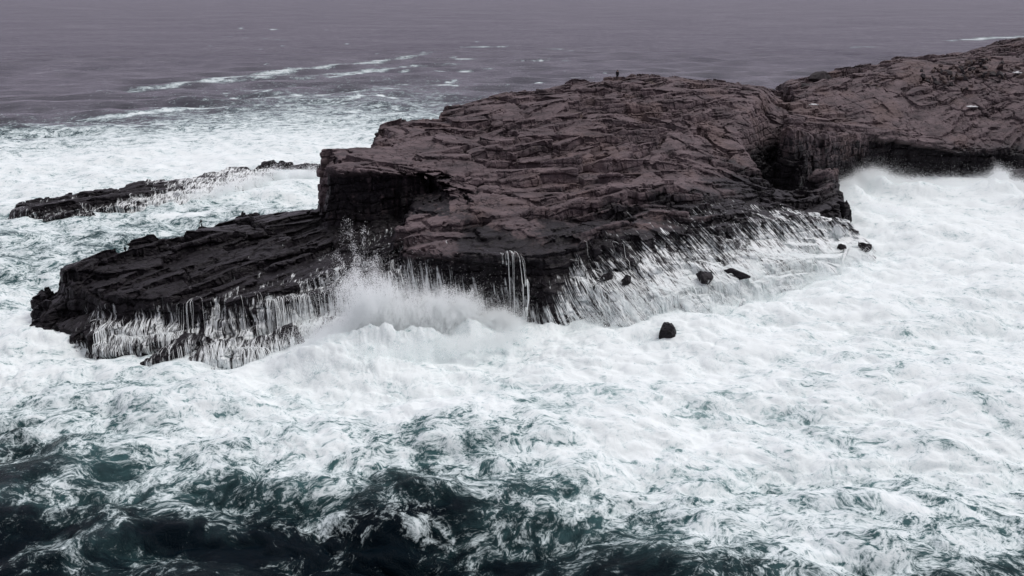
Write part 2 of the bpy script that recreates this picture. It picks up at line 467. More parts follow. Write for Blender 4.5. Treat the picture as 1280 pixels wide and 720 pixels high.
def build_rock(name, layers, x0, x1, y0, y1, step, voxel, wet_fn, foam_fn=None, amp=1.0, seed_shift=0.0, field=None, walls=None):
    xs, ys = np.arange(x0, x1, step), np.arange(y0, y1, step)
    X, Y, Hh = field or height_field(layers, xs, ys, amp, seed_shift)
    solid = Hh > -1.6
    cell = solid[:-1, :-1] | solid[1:, :-1] | solid[:-1, 1:] | solid[1:, 1:]
    cell[0, :] = cell[-1, :] = False; cell[:, 0] = cell[:, -1] = False
    nx, ny = X.shape
    idx = np.arange(nx * ny).reshape(nx, ny)
    ci, cj = np.nonzero(cell)
    a, b, c, d = idx[ci, cj], idx[ci + 1, cj], idx[ci + 1, cj + 1], idx[ci, cj + 1]
    N = nx * ny
    faces = [np.c_[a, b, c, d], np.c_[a + N, d + N, c + N, b + N]]
    pad = np.pad(cell, 1)
    cp = lambda di, dj: ~pad[1 + di + ci, 1 + dj + cj]
    for m, p, q in ((cp(-1, 0), d, a), (cp(1, 0), b, c), (cp(0, -1), a, b), (cp(0, 1), c, d)):
        faces.append(np.c_[q[m], p[m], p[m] + N, q[m] + N])
    V = np.concatenate([np.c_[X.ravel(), Y.ravel(), np.maximum(Hh, -2.2).ravel()], np.c_[X.ravel(), Y.ravel(), np.full(N, -2.8)]])
    Fa = np.concatenate(faces)
    used, inv = np.unique(Fa.ravel(), return_inverse=True)
    me = np_mesh(name + '_raw', V[used], inv.reshape(-1, 4))
    o = bpy.data.objects.new(name, me); COL.objects.link(o)
    md = o.modifiers.new('remesh', 'REMESH'); md.mode = 'VOXEL'; md.voxel_size = voxel
    dg = bpy.context.evaluated_depsgraph_get()
    ev = o.evaluated_get(dg); em = ev.to_mesh()
    nv = len(em.vertices)
    v = np.empty(nv * 3, np.float32); em.vertices.foreach_get('co', v); v = v.reshape(-1, 3).astype(float)
    nr = np.empty(nv * 3, np.float32); em.vertices.foreach_get('normal', nr); nr = nr.reshape(-1, 3).astype(float)
    nl = len(em.loops); li = np.empty(nl, np.int32); em.loops.foreach_get('vertex_index', li)
    q = li.reshape(-1, 4)
    ev.to_mesh_clear(); bpy.data.objects.remove(o); bpy.data.meshes.remove(me)
    keep = v[q][:, :, 2].max(1) > -1.0
    q = q[keep]
    used, inv = np.unique(q.ravel(), return_inverse=True)
    v, nr, q = v[used], nr[used], inv.reshape(-1, 4)
    # break up the steep faces: bedding notches, joints, rough blocks
    steep = 1 - sstep(.35, .75, nr[:, 2])
    x, y, z = v.T
    zz = z - .27 * (x * N_DIR[0] + y * N_DIR[1]) * 0 + fbm3(x / 5, y / 5, z / 5, 2, 3) * .8
    q1 = zz / 1.15; f = q1 - np.floor(q1)
    lvl = hash2(np.floor(q1).astype(np.int64), np.floor(x / 3.5).astype(np.int64), np.floor(y / 3.5).astype(np.int64)) / 255.
    dsp = steep * ((lvl - .5) * .5 - .16 * np.exp(-(np.minimum(f, 1 - f) / .09) ** 2))
    f1, f2, c = voronoi2((x - y * .2) / 1.7 + fbm3(x / 2, y / 2, z / 2, 2, 6) * .5, (y + .2 * x) / 1.7, 77)
    dsp += steep * ((c - .5) * .26 - .22 * (c > .72) * (1 - sstep(0, .12, f2 - f1)))
    dsp += fbm3(x / 1.3, y / 1.3, z / 1.3, 2, 12) * (.04 + .10 * steep)
    v = v + nr * dsp[:, None]
    if walls: v = walls(v, nr)
    me = np_mesh(name, v, q, smooth=False)
    o = link(name, me, ROCK)
    add_attr(me, 'wet', wet_fn(*v.T, nr))  # on the headland walls this also carries painted shade
    add_attr(me, 'foam', foam_fn(*v.T, nr) if foam_fn else np.zeros(len(v)))
    add_attr(me, 'tint', sstep(11, 17, v[:, 2]))
    uu, _ = to_px(*v.T)
    add_attr(me, 'cross', v[:, 0] + .85 * sstep(640, 760, uu) * v[:, 2] + .12 * v[:, 2])
    return o, xs, ys, Hh


def wet_shade_main(x, y, z, nr):
    u, vv = to_px(x, y, z)
    w = 1 - sstep(5.0, 12.5, z + fbm2(x / 7, y / 7, 3, 52) * 2.0)
    left = 1 - sstep(430, 560, u)
    w = np.maximum(w, left * (1 - sstep(7.5, 10.5, z)))
    head = sstep(980, 1040, u) * (z > 3)
    w = np.where(head > .5, np.minimum(w, 1 - sstep(2.5, 9, z) * .9), w)
    # cliff faces and recesses blackened: wet crust plus painted shade
    _, m = wall_coords(x, y, z, 4.6, 5.8)
    return np.maximum(w, m * np.maximum(1 - sstep(.35, .8, nr[:, 2]), (u < 562) * 1.0) * (.75 + .35 * fbm2((x + y) / .9, (x - y) / .9, 2, 15)))


# ---- running water: trace drops down the height field
STEP = .15
GX0, GX1, GY0, GY1 = -72, 165, 80, 262
WASH = [  # regions (pixel polygons with heights) where sea water drains off the rock: polygon, drops
    ([(680, 312, 7.0), (800, 306, 6.4), (900, 286, 6.2), (1010, 278, 4.8), (1070, 292, 2.4), (1075, 320, .8), (980, 352, 1.2), (840, 372, 2), (740, 362, 3.6), (690, 335, 5.4)], 5200),
    ([(600, 316, 7.8), (640, 318, 7.4), (660, 340, 5.6), (625, 340, 5.6)], 110),
    ([(120, 372, 4.6), (240, 376, 4.4), (240, 385, 3.8), (125, 385, 4)], 200),
    ([(240, 372, 4.6), (470, 345, 6.0), (480, 372, 4.2), (380, 385, 3.2), (250, 392, 2.6)], 650),
    ([(420, 330, 6.2), (500, 325, 7.0), (560, 380, 2.8), (440, 385, 3)], 500),
]


def blur(a, n):
    for _ in range(n):
        a = (a + np.roll(a, 1, 0) + np.roll(a, -1, 0)) / 3
        a = (a + np.roll(a, 1, 1) + np.roll(a, -1, 1)) / 3
    return a


def trace(xs, ys, Hh, seeds, nstep=170, ds=.2, step=None, drift=(.10, -.06), cap=1.5):
    step = step or STEP
    soft = blur(np.maximum(Hh, -.5), 4)
    gx, gy = np.gradient(soft, step)
    p = seeds.copy(); vel = np.zeros_like(p)
    paths = []
    nx, ny = Hh.shape
    for k in range(nstep):
        fi = np.clip((p[:, 0] - xs[0]) / step, 1, nx - 2); fj = np.clip((p[:, 1] - ys[0]) / step, 1, ny - 2)
        i, j = fi.astype(int), fj.astype(int)
        tx, ty = fi - i, fj - j
        hz = Hh[i, j] * (1 - tx) * (1 - ty) + Hh[i + 1, j] * tx * (1 - ty) + Hh[i, j + 1] * (1 - tx) * ty + Hh[i + 1, j + 1] * tx * ty
        paths.append(np.c_[p, hz])
        g = -np.c_[gx[i, j], gy[i, j]]
        gl = np.linalg.norm(g, axis=1)[:, None] + 1e-6
        g = g / gl * np.minimum(gl, cap)
        vel = vel * .72 + g * .28 + np.array(drift) + RNG.normal(size=p.shape) * .05
        vl = np.linalg.norm(vel, axis=1)[:, None] + 1e-6
        p = p + vel / vl * ds * np.clip(vl * 3, .25, 1)
    return np.array(paths)           # step, drop, xyz


def sample_poly(poly, n):
    P = np.array([px(*c)[:2] for c in poly]); lo, hi = P.min(0), P.max(0)
    out = []
    while sum(map(len, out)) < n:
        q = lo + RNG.random((n * 3, 2)) * (hi - lo)
        out.append(q[sdist([tuple(r) for r in P], q[:, 0], q[:, 1]) < 0])
    return np.concatenate(out)[:n]


FLOW = {}


def main_foam(x, y, z, nr):
    fl = FLOW['grid']; xs, ys = FLOW['xs'], FLOW['ys']
    i = np.clip(((x - xs[0]) / STEP).round().astype(int), 0, fl.shape[0] - 1)
    j = np.clip(((y - ys[0]) / STEP).round().astype(int), 0, fl.shape[1] - 1)
    f = fl[i, j]
    # how far up the rock the sea has just run, along the front
    u, vv = to_px(x, y, z)
    n = fbm2(x / 3.2, y / 3.2, 3, 88); n2 = fbm2(x / 1.1, y / 1.1, 2, 89)
    UK = [20, 60, 110, 130, 240, 300, 440, 500, 560, 600, 640, 690, 720, 800, 900, 1000, 1060, 1095, 1120]
    zt = np.interp(u, UK, [.8, 1, 3.6, 4.6, 4.6, 4.8, 6.4, 7.6, 7.0, 4.5, 4.0, 4.2, 6.8, 7.6, 7.2, 6.0, 4.4, 2.4, 1.5])
    st = np.interp(u, UK, [.3, .25, .25, .46, .48, .58, .70, .72, .58, .40, .36, .42, .62, .76, .82, .86, .88, .85, .5])
    cov = st * (1 - sstep(.30, 1.12, (z + n * 1.3) / zt) * .85) * (1 - sstep(1.0, 1.5, (z + n * 1.3) / zt)) + .12 * n2
    cov = np.where(y > 112 + .35 * np.maximum(x, 0), 0, cov)
    edge = (1 - sstep(.2, 1.3, z)) * .5
    return np.clip(np.maximum(np.maximum(f * .8, edge), cov), 0, 1.0)



LAYERS = [L1, L2, L2B, L3, L4, L4B, L5]


def main_flow(xs, ys, Hh):
    FLOW['xs'], FLOW['ys'] = xs, ys
    grid = np.zeros(Hh.shape)
    allp = []
    for poly, n in WASH:
        seeds = sample_poly(poly, n)
        if n > 5000:                                            # the long slope: wetter towards the sea, water follows the beds to the right
            zs = Hh[((seeds[:, 0] - xs[0]) / STEP).astype(int), ((seeds[:, 1] - ys[0]) / STEP).astype(int)]
            keep = RNG.random(len(seeds)) < np.clip(1.22 - (zs + fbm2(seeds[:, 0] / 3, seeds[:, 1] / 3, 2, 5) * 2.4) / 7.2, .05, 1)
            path = trace(xs, ys, Hh, seeds[keep], drift=(.30, -.07), cap=.75)
        else:
            if n > 200: seeds = seeds[fbm2(seeds[:, 0] / 1.5, seeds[:, 1] / 4, 2, 41) > -.12]
            path = trace(xs, ys, Hh, seeds, drift=(.07, -.06))
        allp.append(path)
        q = path.reshape(-1, 3)
        i = ((q[:, 0] - xs[0]) / STEP).round().astype(int); j = ((q[:, 1] - ys[0]) / STEP).round().astype(int)
        ok = (q[:, 2] > .1) & (i > 0) & (i < Hh.shape[0] - 1) & (j > 0) & (j < Hh.shape[1] - 1)
        np.add.at(grid, (i[ok], j[ok]), 1.0)
    g = blur(grid, 1)
    FLOW['grid'] = .85 * (1 - np.exp(-g / 7.0))
    FLOW['paths'] = allp




def build_main():
    """the headland: same recipe as every other rock, with the drops traced on its height field"""
    xs, ys = np.arange(GX0, GX1, STEP), np.arange(GY0, GY1, STEP)
    field = height_field(LAYERS, xs, ys)
    main_flow(xs, ys, field[2])
    return build_rock('headland', LAYERS, GX0, GX1, GY0, GY1, STEP, .132, wet_shade_main, main_foam, field=field, walls=undercut)


WALLS = [  # rims under which the sea has hollowed the cliff: rim (pixel, z), foot z, depth of the hollow
    ([(406, 207, 15.2), (432, 211, 15), (470, 213, 14.8), (530, 215, 13.6), (556, 239, 11.8)], [7, 7, 7, 8, 9], [.8, 2.2, 3.4, 3.4, 1.2]),
    ([(500, 303, 8.9), (560, 314, 8.3), (640, 326, 7.2)], [0, 0, 1], [.5, 2.4, 1.2]),
    (RIM5[::-1], [3.5, 1.5, .5, 0, 0, 0, 0, 0, 0], [.2, .2, .4, 2.6, 3.2, .9, .2, .3, .3])]


def wall_coords(x, y, z, near_d=2.6, far_d=4.2):
    """depth of hollow wanted at each point of the cliffs, and a mask of the cliff faces"""
    push = np.zeros(len(x)); mask = np.zeros(len(x))
    for (rim, foot, dep), wk in zip(WALLS, (1.0, 1.0, .72)):
        P = np.array([px(*c) for c in rim]); foot = np.array(foot, float); dep = np.array(dep, float)
        best = np.full(len(x), 1e9); zr = np.zeros(len(x)); zf = np.zeros(len(x)); dd = np.zeros(len(x))
        for k in range(len(P) - 1):
            ax, ay = P[k, :2]; ex, ey = P[k + 1, :2] - P[k, :2]
            t = np.clip(((x - ax) * ex + (y - ay) * ey) / (ex * ex + ey * ey), 0, 1)
            q = np.hypot(x - ax - t * ex, y - ay - t * ey)
            near = q < best
            best = np.where(near, q, best)
            zr = np.where(near, P[k, 2] * (1 - t) + P[k + 1, 2] * t, zr)
            zf = np.where(near, foot[k] * (1 - t) + foot[k + 1] * t, zf)
            dd = np.where(near, dep[k] * (1 - t) + dep[k + 1] * t, dd)
        f = np.clip((zr - z) / (zr - zf + .1), 0, 1.2)
        m = (1 - sstep(near_d, far_d, best))
        prof = sstep(.06, .22, f) * (1 - sstep(.85, 1.2, f) * .6)
        push = np.maximum(push, dd * m * prof)
        mask = np.maximum(mask, m * sstep(.05, .25, f) * (wk + .5 * (dd > 1.2) * (wk < 1)))  # extra painted shade in the deep hollows of the right wall
    return push, mask


def undercut(v, nr):
    push, _ = wall_coords(*v.T)
    v = v.copy()
    v[:, 1] += push
    return v


headland, HXS, HYS, HGRID = build_main()
tag(headland, 'brown layered rock headland sloping down to the white surf', kind='structure')
print('headland verts', len(headland.data.vertices))


def ground(x, y):
    i = int(round((x - HXS[0]) / STEP)); j = int(round((y - HYS[0]) / STEP))
    return float(HGRID[i - 1:i + 2, j - 1:j + 2].max())


# ------------------------------------------------------------------ separate rocks in the sea
WETALL = lambda x, y, z, nr: np.ones(len(x))


def small_foam(k, hi):
    def f(x, y, z, nr):
        n = fbm2(x / 1.2, y / .9, 3, 31)
        return np.clip(k * (1 - sstep(hi * .15, hi, z + n * .4)) + .25 * n, 0, 1)
    return f


def reef_foam(x, y, z, nr):
    u, _ = to_px(x, y, z)
    k = np.interp(u, [20, 120, 180, 230, 300, 420], [.30, .36, .58, .74, .78, .74])
    n = fbm2(x / 3.5, y / 2.5, 3, 31)
    hi = np.interp(u, [20, 150, 230, 320], [1.4, 1.9, 3.6, 4.0])
    return np.clip(k * (1 - sstep(.35, 1.1, (z + n * 1.1) / hi) * .9), 0, 1)


reef_o = [(20, 262, .6), (24, 250, 1.4), (95, 236, 2.4), (150, 232, 2.6), (205, 224, 2.8), (260, 214, 2.9), (300, 209, 2.7), (345, 214, 1.8), (300, 232, 1.3), (230, 246, 1.2), (170, 254, 1.0), (90, 266, .8), (50, 270, .6)]
reef, *_ = build_rock('sea_reef', [Layer(reef_o, None, slope=1.6, jag=.8, amp=.75)], -95, -30, 125, 175, .2, .2, WETALL, reef_foam, seed_shift=41)
tag(reef, 'long low black reef awash in white surf at far left', 'reef')
dome_o = [(318, 212, .6), (330, 202, 1.6), (352, 197, 2.6), (385, 200, 2.4), (440, 202, 1.6), (445, 214, .6), (380, 214, .5)]
dome, *_ = build_rock('sea_rock', [Layer(dome_o, None, slope=1.4, jag=.5, amp=.5)], -60, -15, 140, 185, .2, .2, WETALL, small_foam(.4, 1.5), seed_shift=77)
tag(dome, 'low rounded dark rock between the long reef and the cliff tip', 'rock')
fr_o = [(168, 455, .2), (195, 436, 1.0), (225, 420, 2.0), (290, 413, 2.6), (365, 407, 2.7), (372, 420, 2.2), (330, 442, 1.0), (290, 450, .5), (225, 458, .2)]
frx, fry = np.arange(-45, -10, .12), np.arange(75, 100, .12)
FRL = [Layer(fr_o, None, slope=1.8, jag=.5, amp=.6)]
fr_field = height_field(FRL, frx, fry, 1.0, 13)
fr_path = trace(frx, fry, fr_field[2], sample_poly([(180, 440, 1.0), (225, 420, 2.0), (290, 413, 2.6), (365, 407, 2.7), (372, 420, 2.2), (330, 432, 1.4), (225, 440, 1.0)], 260), 90, .14, .12)
frg = np.zeros(fr_field[2].shape)
_q = fr_path.reshape(-1, 3)
np.add.at(frg, (np.clip(((_q[:, 0] + 45) / .12).round().astype(int), 0, frg.shape[0] - 1), np.clip(((_q[:, 1] - 75) / .12).round().astype(int), 0, frg.shape[1] - 1)), 1.0)
frg = .8 * (1 - np.exp(-blur(frg, 1) / 4.0))


def front_foam(x, y, z, nr):
    i = np.clip(((x + 45) / .12).round().astype(int), 0, frg.shape[0] - 1); j = np.clip(((y - 75) / .12).round().astype(int), 0, frg.shape[1] - 1)
    return np.clip(np.maximum(frg[i, j] * .6, .58 - .22 * sstep(.8, 2.6, z)) * (.35 + .65 * sstep(-34, -30, x)) + .2 * (1 - sstep(.2, .8, z)), 0, 1)


front_rock, *_ = build_rock('sea_rock', FRL, -45, -10, 75, 100, .12, .12, WETALL, front_foam, seed_shift=13, field=fr_field)
tag(front_rock, 'wedge of dark rock streaming with white water in front of the black shelf', 'rock')

# ------------------------------------------------------------------ boulders
BOULDER_MESH = []


def boulder_mesh(seed, sub=4, flat=.75):
    r = np.random.default_rng(seed)
    bm = bmesh.new()
    pts = r.normal(size=(16, 3)); pts /= np.linalg.norm(pts, axis=1)[:, None]
    pts *= (.75 + .35 * r.random((16, 1))) * np.array([1, .8, flat]) * .5
    for p in pts: bm.verts.new(p)
    res = bmesh.ops.convex_hull(bm, input=bm.verts)
    bmesh.ops.delete(bm, geom=[g for g in res['geom_interior'] if isinstance(g, bmesh.types.BMVert)], context='VERTS')
    bmesh.ops.bevel(bm, geom=bm.edges[:], offset=.018, segments=1, affect='EDGES')
    bmesh.ops.triangulate(bm, faces=bm.faces[:])
    for _ in range(sub - 2):
        bmesh.ops.subdivide_edges(bm, edges=bm.edges[:], cuts=1, use_grid_fill=True)
    bm.normal_update()
    co = np.array([v.co for v in bm.verts]); no = np.array([v.normal for v in bm.verts])
    dsp = fbm3(co[:, 0] * 4, co[:, 1] * 4, co[:, 2] * 4, 3, seed) * .045
    co += no * dsp[:, None]
    for v, c in zip(bm.verts, co): v.co = c
    me = bpy.data.meshes.new('boulder'); bm.to_mesh(me); bm.free()
    for p in me.polygons: p.use_smooth = False
    return me


def boulder(mesh, loc, size, rot, mat, label, cat='boulder', group=None, name='boulder'):
    if mat is WETROCK:                       # one of a kind: real size in the mesh, wet stone with water running off it
        for vt in mesh.vertices: vt.co = [c * k for c, k in zip(vt.co, size)]
        co = np.array([vt.co for vt in mesh.vertices])
        add_attr(mesh, 'wet', np.ones(len(co))); add_attr(mesh, 'tint', np.zeros(len(co))); add_attr(mesh, 'cross', co[:, 0])
        add_attr(mesh, 'foam', np.clip(.10 - .30 * co[:, 2] / size[2] + .35 * fbm2(co[:, 0] / .5, co[:, 1] / .5, 2, 3), 0, 1))
        mesh.materials.append(ROCK); size = (1, 1, 1)
    o = bpy.data.objects.new(name, mesh); COL.objects.link(o)
    if not mesh.materials: mesh.materials.append(mat)
    o.location = loc; o.scale = size; o.rotation_euler = rot
    return tag(o, label, cat, group)


WETROCK = plain('wet_boulder_stone', (.013, .011, .013), .5, .5, 1.6)
DRYROCK = plain('boulder_stone', (.105, .075, .070), .9, .45, 2.0)
DARKROCK = plain('dark_boulder_stone', (.040, .032, .036), .8, .5, 1.2)

p = px(841, 420, .2)
boulder(boulder_mesh(5, 4, .95), (p[0], p[1], .75), (3.6, 3.2, 3.8), (.2, .25, .5), WETROCK, 'lone black boulder standing in the white surf off the draining slope')
p = px(1285, 220, 1.6)
boulder(boulder_mesh(8, 4, .7), (p[0], p[1], 1.4), (11, 8, 6.0), (0, .1, .3), WETROCK, 'big grey flat boulder in the surf below the right wall, cut by the frame')
p = px(1280, 254, .6)
boulder(boulder_mesh(9, 4, .7), (p[0], p[1], .5), (3.4, 2.6, 2.4), (0, 0, 1.1), WETROCK, 'small black boulder in the surf at the right edge of the frame')
for (u, v, z, sx, sy, sz, rz, sd, lab) in (
        (880, 362, 2.0, 3.0, 2.2, 2.6, .4, 21, 'squat black boulder with white water falling round it on the draining slope'),
        (922, 354, 2.0, 4.0, 1.2, 1.5, -.75, 22, 'narrow slanting black rock in the white wash of the lower slope'),
        (1052, 310, 1.6, 1.8, 1.4, 1.6, .2, 23, 'left of the two dark boulders where the slope ends at the right'),
        (1080, 312, 1.0, 2.2, 1.6, 2.0, -.5, 24, 'right of the two dark boulders where the slope ends at the right'),
        (758, 346, 4.4, 1.9, 1.5, 1.7, .6, 25, 'dark rounded rock above the broad white veil at mid slope'),
        (782, 352, 3.9, 2.0, 1.6, 1.9, 1.1, 26, 'dark wet rock just right of the rounded rock above the veil')):
    q = px(u, v, z)
    z0 = max(ground(q[0], q[1]), .2)
    boulder(boulder_mesh(sd, 4, .85), (q[0], q[1], z0 + sz * .12), (sx, sy, sz), (.1, .1, rz), WETROCK, lab)
for (u, v, sx, sz, sd, lab) in ((1007, 102, 4.2, 3.8, 31, 'black boulder at the left end of the dark pair on the skyline beyond the cleft'),
                                (1026, 99, 4.6, 4.0, 33, 'black boulder at the right of the dark pair on the skyline beyond the cleft')):
    q = px(u, v, 17.0)
    z0 = max(ground(q[0], q[1]), 15)
    boulder(boulder_mesh(sd, 4, .8), (q[0], q[1], z0 - .55), (sx * 1.5, 3.6, sz * .95), (.1, 0, .3 * sd), DARKROCK, lab)
rub = [boulder_mesh(40 + k, 3, .8) for k in range(5)]
for k in range(130):
    u = 1205 + random.gauss(0, 34); v = 93 + random.gauss(0, 8) - (u - 1205) * .06
    if not (1150 < u < 1278 and 76 < v < 118): continue
    # walk the view ray down to the rock
    a = px(u, v, 24.0); b = px(u, v, 4.0)
    hit = None
    for t in np.linspace(0, 1, 300):
        w = a + (b - a) * t
        if HXS[2] < w[0] < HXS[-3] and HYS[2] < w[1] < HYS[-3] and ground(w[0], w[1]) >= w[2]:
            hit = w; break
    if hit is None: continue
    s = random.choice((.5, .6, .8, .9, 1.1, 1.3, 1.8))
    boulder(rub[k % 5], (hit[0], hit[1], ground(hit[0], hit[1]) + s * .15), (s * 1.3, s, s), (random.random(), random.random(), random.random() * 6),
            random.choice((DRYROCK, DRYROCK, DRYROCK, DARKROCK)), 'loose boulder in the rubble heap on top of the right headland', 'boulder', 'loose boulders in the rubble on the right headland')

# ------------------------------------------------------------------ sea
FU = [0, 128, 256, 384, 512, 640, 768, 896, 1024, 1152, 1280]
FROWS = [
    (-14, [0] * 11), (30, [0] * 11),
    (60, [0, 0, 0, .4, 1.2, .8, 0, 0, 0, 0, 0]),
    (85, [0, 0, .5, 1.5, 2, 2, .6, 0, 0, 0, 0]),
    (108, [.3, 1.0, 2.2, 2.8, 3.2, 2, 1, 0, 0, 0, 0]),
    (130, [1, 1.5, 3, 5, 4.5, 3, 1, 1, 1, 1, 1]),
    (150, [2.4, 3.5, 5.5, 7, 6, 4, 3, 3, 3, 3, 3]),
    (172, [6, 7.5, 8.5, 9, 8, 6, 6, 6, 6, 7, 7]),
    (200, [9.4, 9.6, 9.8, 9.6, 9, 8, 8, 8, 9, 9.5, 9.5]),
    (240, [9.2, 8.8, 9, 9, 9, 9, 9, 9, 9.5, 10, 10]),
    (275, [8, 6.5, 6, 6.5, 6.5, 8, 9, 9, 10, 10, 10]),
    (310, [6.2, 5.4, 5, 5.5, 7, 9, 9, 9, 10, 10, 10]),
    (340, [6, 6.5, 6, 7, 8, 9, 9, 9, 9.6, 10, 9.8]),
    (375, [8, 8, 8, 9, 9, 9, 9, 9.5, 9.8, 9.6, 9.4]),
    (420, [9.4, 9.6, 9.8, 10, 10, 9.6, 10, 10, 9.8, 9.2, 9.2]),
    (460, [8.6, 8.8, 9.4, 10, 10, 9.4, 10, 9.8, 9.2, 9.2, 9.4]),
    (495, [7.6, 7.8, 8.6, 8.8, 9.4, 9.0, 9.6, 9.4, 8.8, 9, 9.0]),
    (530, [6.2, 6.6, 7.6, 8.6, 8.8, 8.8, 9.2, 9.2, 8.4, 8.8, 8.6]),
    (560, [3.5, 5.6, 7.0, 7.8, 7.4, 7.4, 9, 9, 8.6, 8.4, 8.4]),
    (590, [4, 5.2, 6.0, 6.2, 4.6, 6.2, 8, 8.4, 8.4, 8.0, 7.8]),
    (620, [4.8, 5.0, 4.6, 4.0, 3.8, 5.2, 7.2, 7.8, 8.0, 7.4, 7.6]),
    (650, [2.8, 3.8, 3.2, 2.6, 2.6, 4.0, 5.6, 7.2, 7.6, 7.4, 6.8]),
    (680, [2.0, 3.6, 2.0, 1.8, 2.2, 3.0, 4.4, 6.2, 7.4, 6.8, 5.6]),
    (705, [2.2, 4.2, 2.2, 1.6, 2.6, 3.0, 3.6, 5.0, 6.8, 5.8, 4.8]),
    (740, [2.0, 3.2, 3.0, 2.2, 2.0, 2.4, 2.8, 4.0, 5.0, 4.4, 4.0]),
    (900, [1] * 11)]
STREAKS = [  # long lines of drifting foam far out, as pixel polylines on the water, strength, width in metres
    ([(168, 39), (230, 37), (300, 36), (360, 37), (420, 38)], .75, 5.0),
    ([(250, 44), (330, 48), (370, 52)], .30, 8),
    ([(105, 122), (180, 110), (260, 101), (330, 92), (400, 84), (470, 77), (520, 70), (545, 62)], .50, 9),
    ([(60, 150), (150, 146), (240, 136), (300, 133)], .5, 4), ([(300, 126), (380, 121), (450, 112), (520, 111)], .5, 4), ([(350, 100), (420, 95), (520, 82), (600, 79)], .45, 4.5), ([(30, 92), (110, 86), (180, 84)], .3, 4),
    ([(220, 106), (300, 100), (380, 94), (440, 90), (490, 85)], .45, 6),
    ([(540, 73), (600, 74), (690, 76)], .85, 3.5), ([(485, 88), (560, 89), (620, 86)], .65, 3.0),
    ([(530, 107), (560, 106), (575, 109)], .9, 3.0), ([(540, 60), (620, 58), (640, 57)], .5, 5),
    ([(270, 116), (310, 114), (355, 118)], .5, 3.0), ([(100, 138), (170, 135), (210, 138)], .5, 2.5),
    ([(420, 120), (470, 118), (500, 124)], .6, 2.5), ([(655, 62), (700, 62), (720, 64)], .6, 5),
    ([(1170, 52), (1230, 48), (1300, 45)], 1.0, 15), ([(1020, 62), (1080, 59), (1120, 58)], .35, 9), ([(690, 98), (720, 97), (745, 99)], .5, 3)]
for _k in range(46):
    _u = random.uniform(240, 760); _v = random.uniform(52, 132)
    if _v > 118 - (_u - 480) * .05 and _u > 520: continue
    _l = random.uniform(8, 34) * (.6 + (_v - 40) / 90)
    STREAKS.append(([(_u, _v + _l * .03), (_u + _l * .5, _v), (_u + _l, _v + random.uniform(-.08, .02) * _l)], random.uniform(.3, .55), random.uniform(1.6, 3.2)))
MOUNDS = [  # heaped white water: pixel, height of the heap, radius in metres (along x, along y)
    (1094, 238, 3.0, 3.2, 3), (1066, 246, 2.2, 3, 3.5), (1145, 243, 1.9, 7, 4), (1243, 244, 3.0, 3.8, 4), (1285, 262, 2.2, 4, 5), (1200, 300, 1.0, 12, 8), (1060, 268, 1.6, 5, 5), (1130, 290, .9, 9, 7),
    (478, 440, 3.3, 3.6, 2.2), (535, 432, 2.5, 3.4, 2.0), (430, 447, 2.0, 3.4, 2.2), (390, 460, 1.4, 4, 2), (590, 418, 1.8, 2.6, 1.6), (480, 462, 1.3, 8, 2.4),
    (700, 440, .9, 5, 4), (340, 244, .9, 7, 3), (220, 268, .4, 8, 3), (980, 385, .8, 9, 4), (880, 410, .6, 9, 4), (60, 430, .9, 6, 4), (0, 470, .8, 8, 5),
    (660, 630, .5, 5, 2.5), (560, 640, .6, 6, 2.2), (900, 620, .5, 6, 3), (1160, 700, .5, 5, 2), (420, 640, .35, 6, 2), (50, 560, .6, 5, 2.2)]


